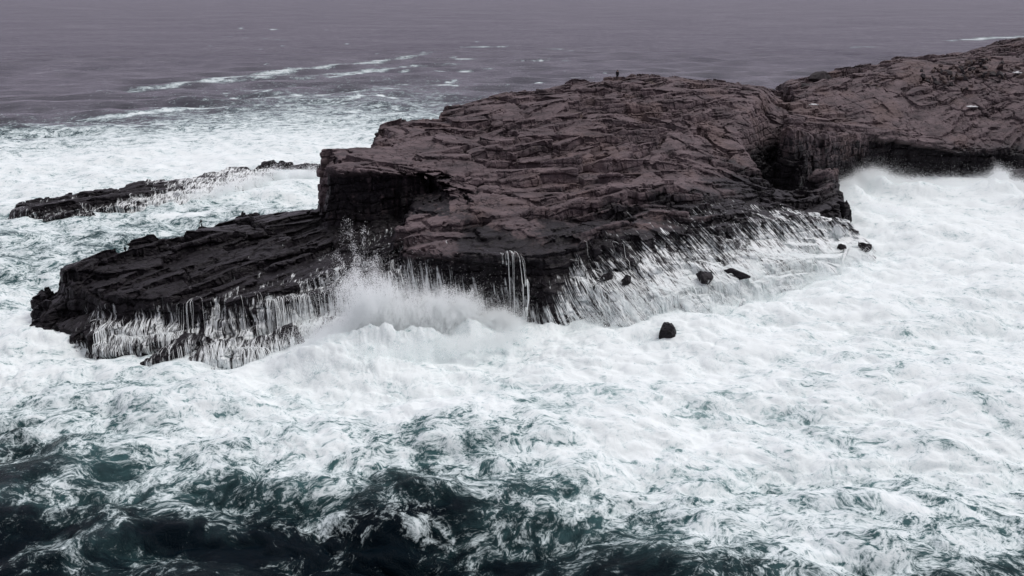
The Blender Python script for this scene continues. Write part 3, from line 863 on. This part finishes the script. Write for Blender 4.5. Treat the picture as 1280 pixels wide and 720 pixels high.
def build_sea():
    nr, na = 760, 1500
    rmin, rmax = 36.0, 26000.0
    inv = np.linspace(1 / rmin, 1 / 900.0, nr - 40)
    r = np.r_[1 / inv, np.geomspace(930, rmax, 40)]
    ang = np.linspace(-math.radians(44), math.radians(44), na)
    R, Aa = np.meshgrid(r, ang, indexing='ij')
    X, Y = R * np.sin(Aa), R * np.cos(Aa)
    dr = np.gradient(r)[:, None] * np.ones((1, na))
    U, V = to_px(X, Y, 0)
    Uw = U + fbm2(X / 9, Y / 9, 3, 101) * 40; Vw = V + fbm2(X / 11 + 30, Y / 8, 3, 102) * np.clip((V - 60) / 16, 3, 20)
    # foam cover
    T = np.array([row[1] for row in FROWS]) / 10; VV = np.array([row[0] for row in FROWS], float)
    fi = np.interp(Vw, VV, np.arange(len(VV))); fj = np.clip(Uw / 128, 0, 9.999)
    i = np.clip(fi.astype(int), 0, len(VV) - 2); j = fj.astype(int)
    ti, tj = sstep(0, 1, fi - i), sstep(0, 1, fj - j)
    T = np.where(T > .68, T - .05 * (T < .97), T)
    foam = (T[i, j] * (1 - ti) + T[i + 1, j] * ti) * (1 - tj) + (T[i, j + 1] * (1 - ti) + T[i + 1, j + 1] * ti) * tj
    for line, st, w in STREAKS:
        P = [px(*c)[:2] for c in line]
        d = np.full(X.shape, 1e9); Tt = np.zeros(X.shape)
        sel = (R > 140) & (R < 1500)
        xs_, ys_ = X[sel], Y[sel]
        dd = np.full(xs_.shape, 1e9); tt = np.zeros(xs_.shape)
        yy = ys_ + fbm2(xs_ / 30, ys_ / 30, 3, 120) * w * .9
        for k in range(len(P) - 1):
            ax, ay = P[k]; ex, ey = P[k + 1] - P[k]
            t = np.clip(((xs_ - ax) * ex + (yy - ay) * ey) / (ex * ex + ey * ey), 0, 1)
            q = np.hypot(xs_ - ax - t * ex, yy - ay - t * ey)
            near = q < dd
            dd = np.where(near, q, dd); tt = np.where(near, (k + t) / (len(P) - 1), tt)
        w = w * .62
        g = min(st * 1.55, .95) * np.exp(-(dd / w) ** 2) * np.sqrt(np.clip(4 * tt * (1 - tt), 0, 1))
        foam[sel] = np.maximum(foam[sel], g + foam[sel] * .4)
    aer = np.clip(foam * 1.15 - .12, 0, 1)
    foam = np.clip(foam + fbm2(X / 14, Y / 7, 3, 131) * .20 * sstep(.3, .8, foam) * sstep(440, 520, V), 0, 1)
    # waves
    Z = np.zeros(X.shape); DX = np.zeros(X.shape); DY = np.zeros(X.shape)
    rw = np.random.default_rng(5)
    for k in range(90):
        lam = .9 * (34 / .9) ** rw.random()
        th = math.radians(-78) + rw.normal() * .65
        if lam < 4: th = math.radians(-78) + rw.normal() * 1.0
        amp = .0085 * lam
        kx, ky = math.cos(th) * 2 * math.pi / lam, math.sin(th) * 2 * math.pi / lam
        ph = kx * X + ky * Y + rw.random() * 6.28
        att = sstep(.2, .45, lam / (dr * 6 + 1e-6)) * (1 - .45 * sstep(130, 220, R))
        s, c = np.sin(ph), np.cos(ph)
        Z += amp * s * att
        ch = .8 * amp * att
        DX -= ch * math.cos(th) * c; DY -= ch * math.sin(th) * c
    att = sstep(.5, 1.2, 2.0 / (dr * 3))
    Z *= 1 - .32 * sstep(.35, .85, foam)
    lump = 1 - np.abs(fbm2(X / 4.2, Y / 3.0, 4, 140, .55)) * 1.6
    Z += (lump - .5) * .19 * sstep(.25, .8, foam) * att
    Z += fbm2(X / 8, Y / 5, 3, 150) * .6 * sstep(.5, 1.2, 5 / (dr * 3))
    for (u, v, hh, rx, ry) in MOUNDS:
        c = px(u, v, 0)
        g = np.exp(-((X - c[0]) / rx) ** 2 - ((Y - c[1]) / ry) ** 2)
        bil = 1 - np.abs(fbm2(X / 2.2 + u, Y / 2.2, 4, 160, .55)) * 1.1
        str_ = noise2(X / .8, Y / 6 + u, 170) * .09
        Z += hh * g * (.85 + .22 * bil + str_)
        foam = np.maximum(foam, np.clip(g * 1.3, 0, 1) * (.9 if v < 500 else .45))
    XX, YY = X + DX, Y + DY
    verts = np.c_[XX.ravel(), YY.ravel(), Z.ravel()]
    idx = np.arange(nr * na).reshape(nr, na)
    a, b, c, d = idx[:-1, :-1], idx[1:, :-1], idx[1:, 1:], idx[:-1, 1:]
    q = np.c_[a.ravel(), d.ravel(), c.ravel(), b.ravel()]
    me = np_mesh('sea', verts, q)
    add_attr(me, 'foam', foam.ravel()); add_attr(me, 'aerate', aer.ravel())
    add_attr(me, 'far', sstep(120, 600, R).ravel())
    o = link('sea', me, SEA)
    tag(o, kind='structure')
    return o


sea = build_sea()

# ------------------------------------------------------------------ water running off the rock
def ribbons(name, path, wid, lift, label, rows=None):
    n_s, n_d, _ = path.shape
    V, Q = [], []
    base = 0
    for k in range(n_d):
        p = path[:, k]
        ok = p[:, 2] > -.2
        m = int(np.argmin(ok)) if not ok.all() else n_s
        if m < 12: continue
        p = p[:m].copy()
        k0 = int(RNG.random() * min(m - 10, 45)); k1 = k0 + int(8 + RNG.random() ** 2 * 70)
        p = p[k0:k1]
        # drop duplicates where the drop stalls
        seg = np.r_[True, np.linalg.norm(np.diff(p, axis=0), axis=1) > .06]
        p = p[seg]
        if len(p) < 6: continue
        t = np.gradient(p, axis=0); t /= np.linalg.norm(t, axis=1)[:, None] + 1e-9
        hdir = np.c_[t[:, 0], t[:, 1]]; hl = np.linalg.norm(hdir, axis=1)[:, None] + 1e-6; hdir = hdir / hl
        side = np.c_[-hdir[:, 1], hdir[:, 0], np.zeros(len(p))]
        w = wid * (.5 + RNG.random()) * np.sin(np.linspace(.12, math.pi - .25, len(p))) ** .5
        w = w * (1 + .5 * np.sin(np.arange(len(p)) * .8 + k))
        steepn = np.abs(t[:, 2])
        off = np.c_[hdir * (lift + .30 * steepn)[:, None] if np.ndim(lift) else hdir * (lift + .30 * steepn[:, None]), np.full(len(p), lift)]
        off[:, 2] += RNG.random() * .06
        L = p + off + side * w[:, None] / 2; Rr = p + off - side * w[:, None] / 2
        Mi = p + off + np.c_[np.zeros((len(p), 2)), w * .35]
        V.append(np.stack([L, Mi, Rr], 1).reshape(-1, 3))
        i = base + 3 * np.arange(len(p) - 1)[:, None]
        Q.append(np.concatenate([i + np.array([[0, 1, 4, 3]]), i + np.array([[1, 2, 5, 4]])]))
        base += 3 * len(p)
    me = np_mesh(name, np.concatenate(V), np.concatenate(Q))
    o = link(name, me, FALL)
    return tag(o, label, 'cascade', kind='stuff')


P = FLOW['paths']
ribbons('cascade', fr_path, .030, .07, 'white threads of water streaming over the wedge rock in front of the shelf')
ribbons('cascade', P[0], .032, .07, 'white water draining in threads down the long lower slope')
ribbons('cascade', P[1][:, ::5], .045, .10, 'thin white spout pouring off the central black block')
ribbons('cascade', P[2], .030, .09, 'comb of white threads falling off the left end of the black shelf')
ribbons('cascade', P[3], .030, .09, 'white rivulets falling down the front of the black shelf')
ribbons('cascade', P[4], .032, .09, 'white rivulets pouring into the gap beside the central block')


# ------------------------------------------------------------------ spray
def points_group():
    g = bpy.data.node_groups.new('droplets', 'GeometryNodeTree')
    g.interface.new_socket('Geometry', in_out='INPUT', socket_type='NodeSocketGeometry')
    g.interface.new_socket('Geometry', in_out='OUTPUT', socket_type='NodeSocketGeometry')
    i = g.nodes.new('NodeGroupInput'); o = g.nodes.new('NodeGroupOutput')
    m = g.nodes.new('GeometryNodeMeshToPoints'); a = g.nodes.new('GeometryNodeInputNamedAttribute'); a.data_type = 'FLOAT'
    a.inputs['Name'].default_value = 'rad'
    s = g.nodes.new('GeometryNodeSetMaterial'); s.inputs['Material'].default_value = SPRAY
    g.links.new(i.outputs[0], m.inputs['Mesh']); g.links.new(a.outputs['Attribute'], m.inputs['Radius'])
    g.links.new(m.outputs[0], s.inputs['Geometry']); g.links.new(s.outputs[0], o.inputs[0])
    return g


DROPS = points_group()


def spray(base, jets, per, rad, label, seed, spread=.35, lean=(0, -.15), top_pow=1.0, clump_len=1.6, floor=.55):
    """base: list of (u, v, height of the jet in metres); jets rise ballistically from that line"""
    r = np.random.default_rng(seed)
    B = np.array([px(u, v, 0)[:2] for u, v, _ in base]); Hm = np.array([h for *_, h in base])
    seg = np.r_[0, np.cumsum(np.linalg.norm(np.diff(B, axis=0), axis=1))]
    t = r.random(jets) * seg[-1]
    bx, by = np.interp(t, seg, B[:, 0]), np.interp(t, seg, B[:, 1])
    clump = floor + (1.45 - floor) * np.clip(fbm2(t / clump_len, t * 0 + seed, 3, 7) + .35, 0, 1)
    hm = np.interp(t, seg, Hm) * np.clip(r.normal(.72, .17, jets), .12, 1.05) * clump
    bx = bx + r.normal(size=jets) * .6; by = by + r.normal(size=jets) * .9
    dx = (r.normal(size=jets) * .19 + lean[0]) * hm; dy = (r.normal(size=jets) * .18 + lean[1]) * hm
    s = r.random((jets, per)) ** top_pow                                # along the arc
    arc = r.random((jets, 1)) * .5 + .5
    q = s * 2 * arc
    z = hm[:, None] * (1 - (1 - q) ** 2)
    x = bx[:, None] + dx[:, None] * q; y = by[:, None] + dy[:, None] * q
    sp = spread * (.15 + .55 * q)
    x = x + r.normal(size=x.shape) * sp; y = y + r.normal(size=x.shape) * sp
    z = z + r.normal(size=x.shape) * sp * 1.6
    rr = rad * np.minimum(r.lognormal(-.10, .5, x.shape), 2.2) * (1.15 - .35 * s)
    P = np.c_[x.ravel(), y.ravel(), z.ravel()]; ok = P[:, 2] > -.1
    me = bpy.data.meshes.new('spray'); me.vertices.add(int(ok.sum())); me.vertices.foreach_set('co', P[ok].astype(np.float32).ravel())
    add_attr(me, 'rad', rr.ravel()[ok])
    o = link('spray', me, SPRAY)
    md = o.modifiers.new('droplets', 'NODES'); md.node_group = DROPS
    return tag(o, label, 'spray', kind='stuff')


spray([(370, 455, .8), (410, 447, 3.0), (440, 436, 6.2), (475, 428, 10.0), (500, 425, 7.6), (530, 424, 6.0), (560, 420, 5.6), (600, 412, 3.2), (640, 412, .8)], 1900, 400, .0145,
      'tall white curtain of spray thrown up in front of the black shelf', 1, spread=.24, floor=.35, clump_len=2.2)
spray([(385, 470, .5), (410, 466, 1.0), (460, 455, 1.8), (560, 440, 1.4), (650, 425, .5)], 500, 160, .020, 'low white spray boiling along the foot of the spray curtain', 2, spread=.5)
spray([(1035, 252, 1.0), (1066, 240, 2.4), (1084, 235, 3.8), (1096, 232, 5.4), (1106, 233, 3.0), (1125, 235, 1.2), (1180, 237, .9), (1222, 238, 1.4), (1243, 238, 3.6), (1262, 240, 2.4), (1300, 250, 1.0)], 1100, 900, .0150,
      'burst of white spray breaking against the wall of the right headland', 3, spread=.55, clump_len=3.0, floor=.3)
spray([(1035, 285, 1.0), (1055, 270, 1.8), (1090, 275, 1.2), (1130, 280, .5)], 400, 260, .026, 'fan of white spray at the right end of the draining slope', 4, spread=.8, clump_len=3, floor=.3)
spray([(230, 254, .5), (270, 248, 1.2), (300, 240, 1.8), (350, 226, 2.0), (405, 222, 1.4)], 420, 220, .026, 'white spray washing over the long reef', 5, spread=.7, clump_len=3.5, floor=.15)
spray([(690, 404, .4), (760, 402, .6), (850, 398, .6), (930, 380, .7), (1010, 355, .8), (1085, 328, .7)], 500, 160, .020, 'mist of white spray along the foot of the draining slope', 6, spread=.6, clump_len=3, floor=.2)

spray([(360, 462, 1.0), (420, 447, 3.4), (475, 430, 7.5), (530, 426, 5.5), (600, 416, 2.6), (650, 414, 1.0)], 560, 760, .0105,
      'soft white mist hanging round the tall spray curtain', 7, spread=1.3, clump_len=4, floor=.3)
spray([(1040, 256, 1.0), (1070, 242, 2.4), (1094, 236, 4.6), (1112, 238, 2.0), (1150, 242, .8), (1215, 244, 1.0), (1243, 243, 3.4), (1270, 250, 1.4), (1300, 258, 1.2)], 420, 900, .0125,
      'soft white mist billowing off the surge below the right wall', 8, spread=1.2, clump_len=5, floor=.3)

# ------------------------------------------------------------------ white foam patches lying on the ledges
FOAMP = plain('foam_patch_white', (.62, .63, .64), .8, .08, 3)


def drop_on_rock(u, v):
    a = px(u, v, 25.0); b = px(u, v, 1.0)
    for t in np.linspace(0, 1, 700):
        w = a + (b - a) * t
        if HXS[2] < w[0] < HXS[-3] and HYS[2] < w[1] < HYS[-3] and ground(w[0], w[1]) >= w[2]:
            return w
    return None


for (u, v, L, Wd, rz, lab) in ((1017, 131, 2.6, 1.2, .5, 'small white patch on the dark ledge below the black skyline boulders'),
                               (1215, 135, 3.2, 1.4, .1, 'white streak caught under a step in the middle of the right headland'),
                               (1248, 94, 2.0, 1.2, 0, 'left of two white patches by the rubble on the right headland'),
                               (1271, 94, 2.8, 1.3, .1, 'right of two white patches by the rubble on the right headland')):
    w = drop_on_rock(u, v)
    if w is None: continue
    n = 26
    gx, gy = np.meshgrid(np.linspace(-1, 1, n), np.linspace(-1, 1, n), indexing='ij')
    edge = gx ** 2 + gy ** 2 + fbm2(gx * 2 + u, gy * 2, 3, 5) * .9
    wx, wy = w[0] + gx * L * .4, w[1] + gy * Wd * .4
    wz = np.array([ground(a_, b_) for a_, b_ in zip(wx.ravel(), wy.ravel())]).reshape(n, n)
    wz = np.clip(blur(wz, 6), np.median(wz) - .05, np.median(wz) + .3) + .10 * np.sqrt(np.clip(.8 - edge, 0, 1)) + .02
    ins = edge < .75
    ci, cj = np.nonzero(ins[:-1, :-1] & ins[1:, :-1] & ins[1:, 1:] & ins[:-1, 1:])
    ix = np.arange(n * n).reshape(n, n)
    Fq = np.c_[ix[ci, cj], ix[ci + 1, cj], ix[ci + 1, cj + 1], ix[ci, cj + 1]]
    us, inv = np.unique(Fq.ravel(), return_inverse=True)
    me = np_mesh('foam_patch', np.c_[wx.ravel(), wy.ravel(), wz.ravel()][us], inv.reshape(-1, 4))
    o = link('foam_patch', me, FOAMP)
    sl = o.modifiers.new('thick', 'SOLIDIFY'); sl.thickness = .12; sl.offset = -1
    tag(o, lab, 'foam patch', 'white patches on the rock ledges')


# ------------------------------------------------------------------ person on the crest
def skin_mesh(name, pts, edges, rad, sub=2):
    me = bpy.data.meshes.new(name); me.from_pydata(pts, edges, []); me.update()
    o = bpy.data.objects.new(name, me); COL.objects.link(o)
    sk = o.modifiers.new('skin', 'SKIN'); sk.use_smooth_shade = True
    sv = me.skin_vertices[0].data
    for k, r in enumerate(rad):
        sv[k].radius = (r, r) if np.isscalar(r) else r
    sv[0].use_root = True
    sb = o.modifiers.new('sub', 'SUBSURF'); sb.levels = sb.render_levels = sub
    dg = bpy.context.evaluated_depsgraph_get(); ev = o.evaluated_get(dg)
    out = bpy.data.meshes.new_from_object(ev)
    out.name = name
    bpy.data.objects.remove(o)
    return out


def build_person(loc, rz):
    pts = [(0, 0, .93), (0, .01, 1.12), (0, .0, 1.32), (0, 0, 1.44), (0, 0, 1.53), (0, -.01, 1.62), (0, -.015, 1.70),        # 0-6 spine, neck, head
           (.10, 0, .88), (.12, -.02, .50), (.13, .02, .09), (.14, -.13, .04),                                              # 7-10
           (-.10, 0, .88), (-.12, .0, .50), (-.13, .03, .09), (-.14, -.12, .04),                                             # 11-14
           (.19, 0, 1.42), (.25, .03, 1.14), (.23, -.08, .90), (.22, -.11, .82),                                            # 15-18
           (-.19, 0, 1.42), (-.25, .03, 1.14), (-.22, -.08, .90), (-.21, -.11, .82)]
    ed = [(0, 1), (1, 2), (2, 3), (3, 4), (4, 5), (5, 6), (0, 7), (7, 8), (8, 9), (9, 10), (0, 11), (11, 12), (12, 13), (13, 14),
          (3, 15), (15, 16), (16, 17), (17, 18), (3, 19), (19, 20), (20, 21), (21, 22)]
    rad = [(.15, .11), (.14, .10), (.16, .11), (.12, .09), (.055, .055), (.085, .10), (.075, .09), .095, .062, .042, .035, .095, .062, .042, .035,
           .065, .048, .036, .03, .065, .048, .036, .03]
    skin_m = plain('skin', (.35, .22, .17), .6, .1); coat = plain('dark_coat_cloth', (.014, .013, .018), .9, .3); trou = plain('dark_trouser_cloth', (.012, .012, .016), .9, .3)
    hair_m = plain('dark_hair', (.012, .009, .008), .7, .3)
    body = link('person', skin_mesh('person', pts, ed, rad), skin_m)
    jk = [0, 1, 2, 3, 15, 16, 17, 19, 20, 21]
    jm = {k: i for i, k in enumerate(jk)}
    jr = [(.19, .145), (.175, .135), (.19, .14), (.14, .11), .085, .07, .056, .085, .07, .056]
    jp = [pts[k] for k in jk]; jp[0] = (0, 0, .84)
    link('jacket', skin_mesh('jacket', jp, [(jm[a], jm[b]) for a, b in ed if a in jm and b in jm], jr), coat, body)
    tk = [0, 7, 8, 9, 11, 12, 13]; tm = {k: i for i, k in enumerate(tk)}
    link('trousers', skin_mesh('trousers', [pts[k] for k in tk], [(tm[a], tm[b]) for a, b in ed if a in tm and b in tm], [(.17, .13), .115, .082, .062, .115, .082, .062]), trou, body)
    link('hair', skin_mesh('hair', [(0, .035, 1.58), (0, .03, 1.68), (0, .02, 1.74)], [(0, 1), (1, 2)], [(.10, .09), (.125, .12), (.09, .095)]), hair_m, body)
    for s in (1, -1):
        link('boot', skin_mesh('boot', [(.13 * s, .03, .09), (.135 * s, .0, .05), (.14 * s, -.14, .04)], [(0, 1), (1, 2)], [.06, .06, .045]), trou, body)
    body.location = loc; body.rotation_euler = (0, 0, rz); body.scale = (1.06, 1.06, 1.06)
    return tag(body, 'person in dark clothes standing alone on the crest of the rock', 'person')


from mathutils.bvhtree import BVHTree
_q = np.empty(len(headland.data.loops), np.int32); headland.data.loops.foreach_get('vertex_index', _q)
_v = np.empty(len(headland.data.vertices) * 3, np.float32); headland.data.vertices.foreach_get('co', _v); _v = _v.reshape(-1, 3); _q = _q.reshape(-1, 4)
_ok = (np.abs(_v[_q[:, 0], 0] - 17.0) < 2.5) & (_v[_q[:, 0], 1] > 130) & (_v[_q[:, 0], 1] < 168)
bvh = BVHTree.FromPolygons([tuple(map(float, c)) for c in _v[np.unique(_q[_ok])]], np.searchsorted(np.unique(_q[_ok]), _q[_ok]).tolist())
cands = []
for yy in np.arange(136, 162, .15):
  for du in (-7, -5, -3, -1, 1, 3, 5, 7):
    xx = (767 + du - 640) / F * math.hypot(yy, 15)
    hits = [bvh.ray_cast(Vector((xx + ox, yy, 60)), Vector((0, 0, -1)))[0] for ox in (-.14, 0, .14)]
    if any(h is None for h in hits): continue
    zz = max(h.z for h in hits)
    if max(h.z for h in hits) - min(h.z for h in hits) > .5: continue
    cands.append((to_px(xx, yy, zz)[1], xx, yy, zz))
cands.sort()
_, xx, yy, zz = cands[0]
print('person at', xx, yy, zz, cands[0][0])
build_person((xx, yy, zz - .01), 2.7)

# ------------------------------------------------------------------ light
SUN_EL, SUN_AZ = math.radians(56), math.radians(78)     # azimuth from +Y towards +X: high, behind the rock
sd = bpy.data.lights.new('sun', 'SUN'); sd.energy = 1.3; sd.angle = math.radians(25); sd.color = (1.0, .97, .95)
so = bpy.data.objects.new('sun', sd); COL.objects.link(so)
dirv = Vector((math.sin(SUN_AZ) * math.cos(SUN_EL), math.cos(SUN_AZ) * math.cos(SUN_EL), math.sin(SUN_EL)))
so.rotation_euler = dirv.to_track_quat('Z', 'Y').to_euler()
so.location = dirv * 300
world = bpy.data.worlds.new('World'); scene.world = world; world.use_nodes = True
wt = world.node_tree; wt.nodes.clear()
wo = wt.nodes.new('ShaderNodeOutputWorld'); bg = wt.nodes.new('ShaderNodeBackground')
sky = wt.nodes.new('ShaderNodeTexSky'); sky.sky_type = 'NISHITA'; sky.sun_disc = False
sky.sun_elevation = SUN_EL; sky.sun_rotation = SUN_AZ; sky.air_density = 1.0; sky.dust_density = 6.0; sky.ozone_density = 1.0
# an even cloud deck over the clear-sky colours
tc = wt.nodes.new('ShaderNodeTexCoord'); sp = wt.nodes.new('ShaderNodeSeparateXYZ'); wt.links.new(tc.outputs['Generated'], sp.inputs[0])
mr = wt.nodes.new('ShaderNodeMapRange'); wt.links.new(sp.outputs['Z'], mr.inputs['Value'])
mr.inputs['From Min'].default_value = -.05; mr.inputs['From Max'].default_value = .9
cr = wt.nodes.new('ShaderNodeMix'); cr.data_type = 'RGBA'
cr.inputs[6].default_value = (8.8, 7.8, 10.0, 1); cr.inputs[7].default_value = (9.5, 9.4, 9.9, 1)
wt.links.new(mr.outputs[0], cr.inputs[0])
mx = wt.nodes.new('ShaderNodeMix'); mx.data_type = 'RGBA'; mx.inputs[0].default_value = .88
wt.links.new(sky.outputs[0], mx.inputs[6]); wt.links.new(cr.outputs[2], mx.inputs[7])
# sky dimmed behind the camera, added to darken rock faces turned that way
my = wt.nodes.new('ShaderNodeMapRange'); wt.links.new(sp.outputs['Y'], my.inputs['Value'])
my.inputs['From Min'].default_value = -.75; my.inputs['From Max'].default_value = .25; my.inputs['To Min'].default_value = .34; my.inputs['To Max'].default_value = 1.0
vm = wt.nodes.new('ShaderNodeVectorMath'); vm.operation = 'SCALE'; wt.links.new(mx.outputs[2], vm.inputs[0]); wt.links.new(my.outputs[0], vm.inputs['Scale'])
wt.links.new(vm.outputs[0], bg.inputs['Color']); bg.inputs['Strength'].default_value = .09
wt.links.new(bg.outputs[0], wo.inputs[0])

scene.view_settings.view_transform = 'Standard'; scene.view_settings.look = 'None'
scene.view_settings.exposure = 0.18; scene.view_settings.gamma = 1.0; scene.view_settings.use_curve_mapping = False
scene.render.engine = 'CYCLES'
cy = scene.cycles
cy.max_bounces = 12; cy.diffuse_bounces = 9; cy.glossy_bounces = 2; cy.transmission_bounces = 4; cy.transparent_max_bounces = 8
cy.use_denoising = True
cy.caustics_reflective = False; cy.caustics_refractive = False
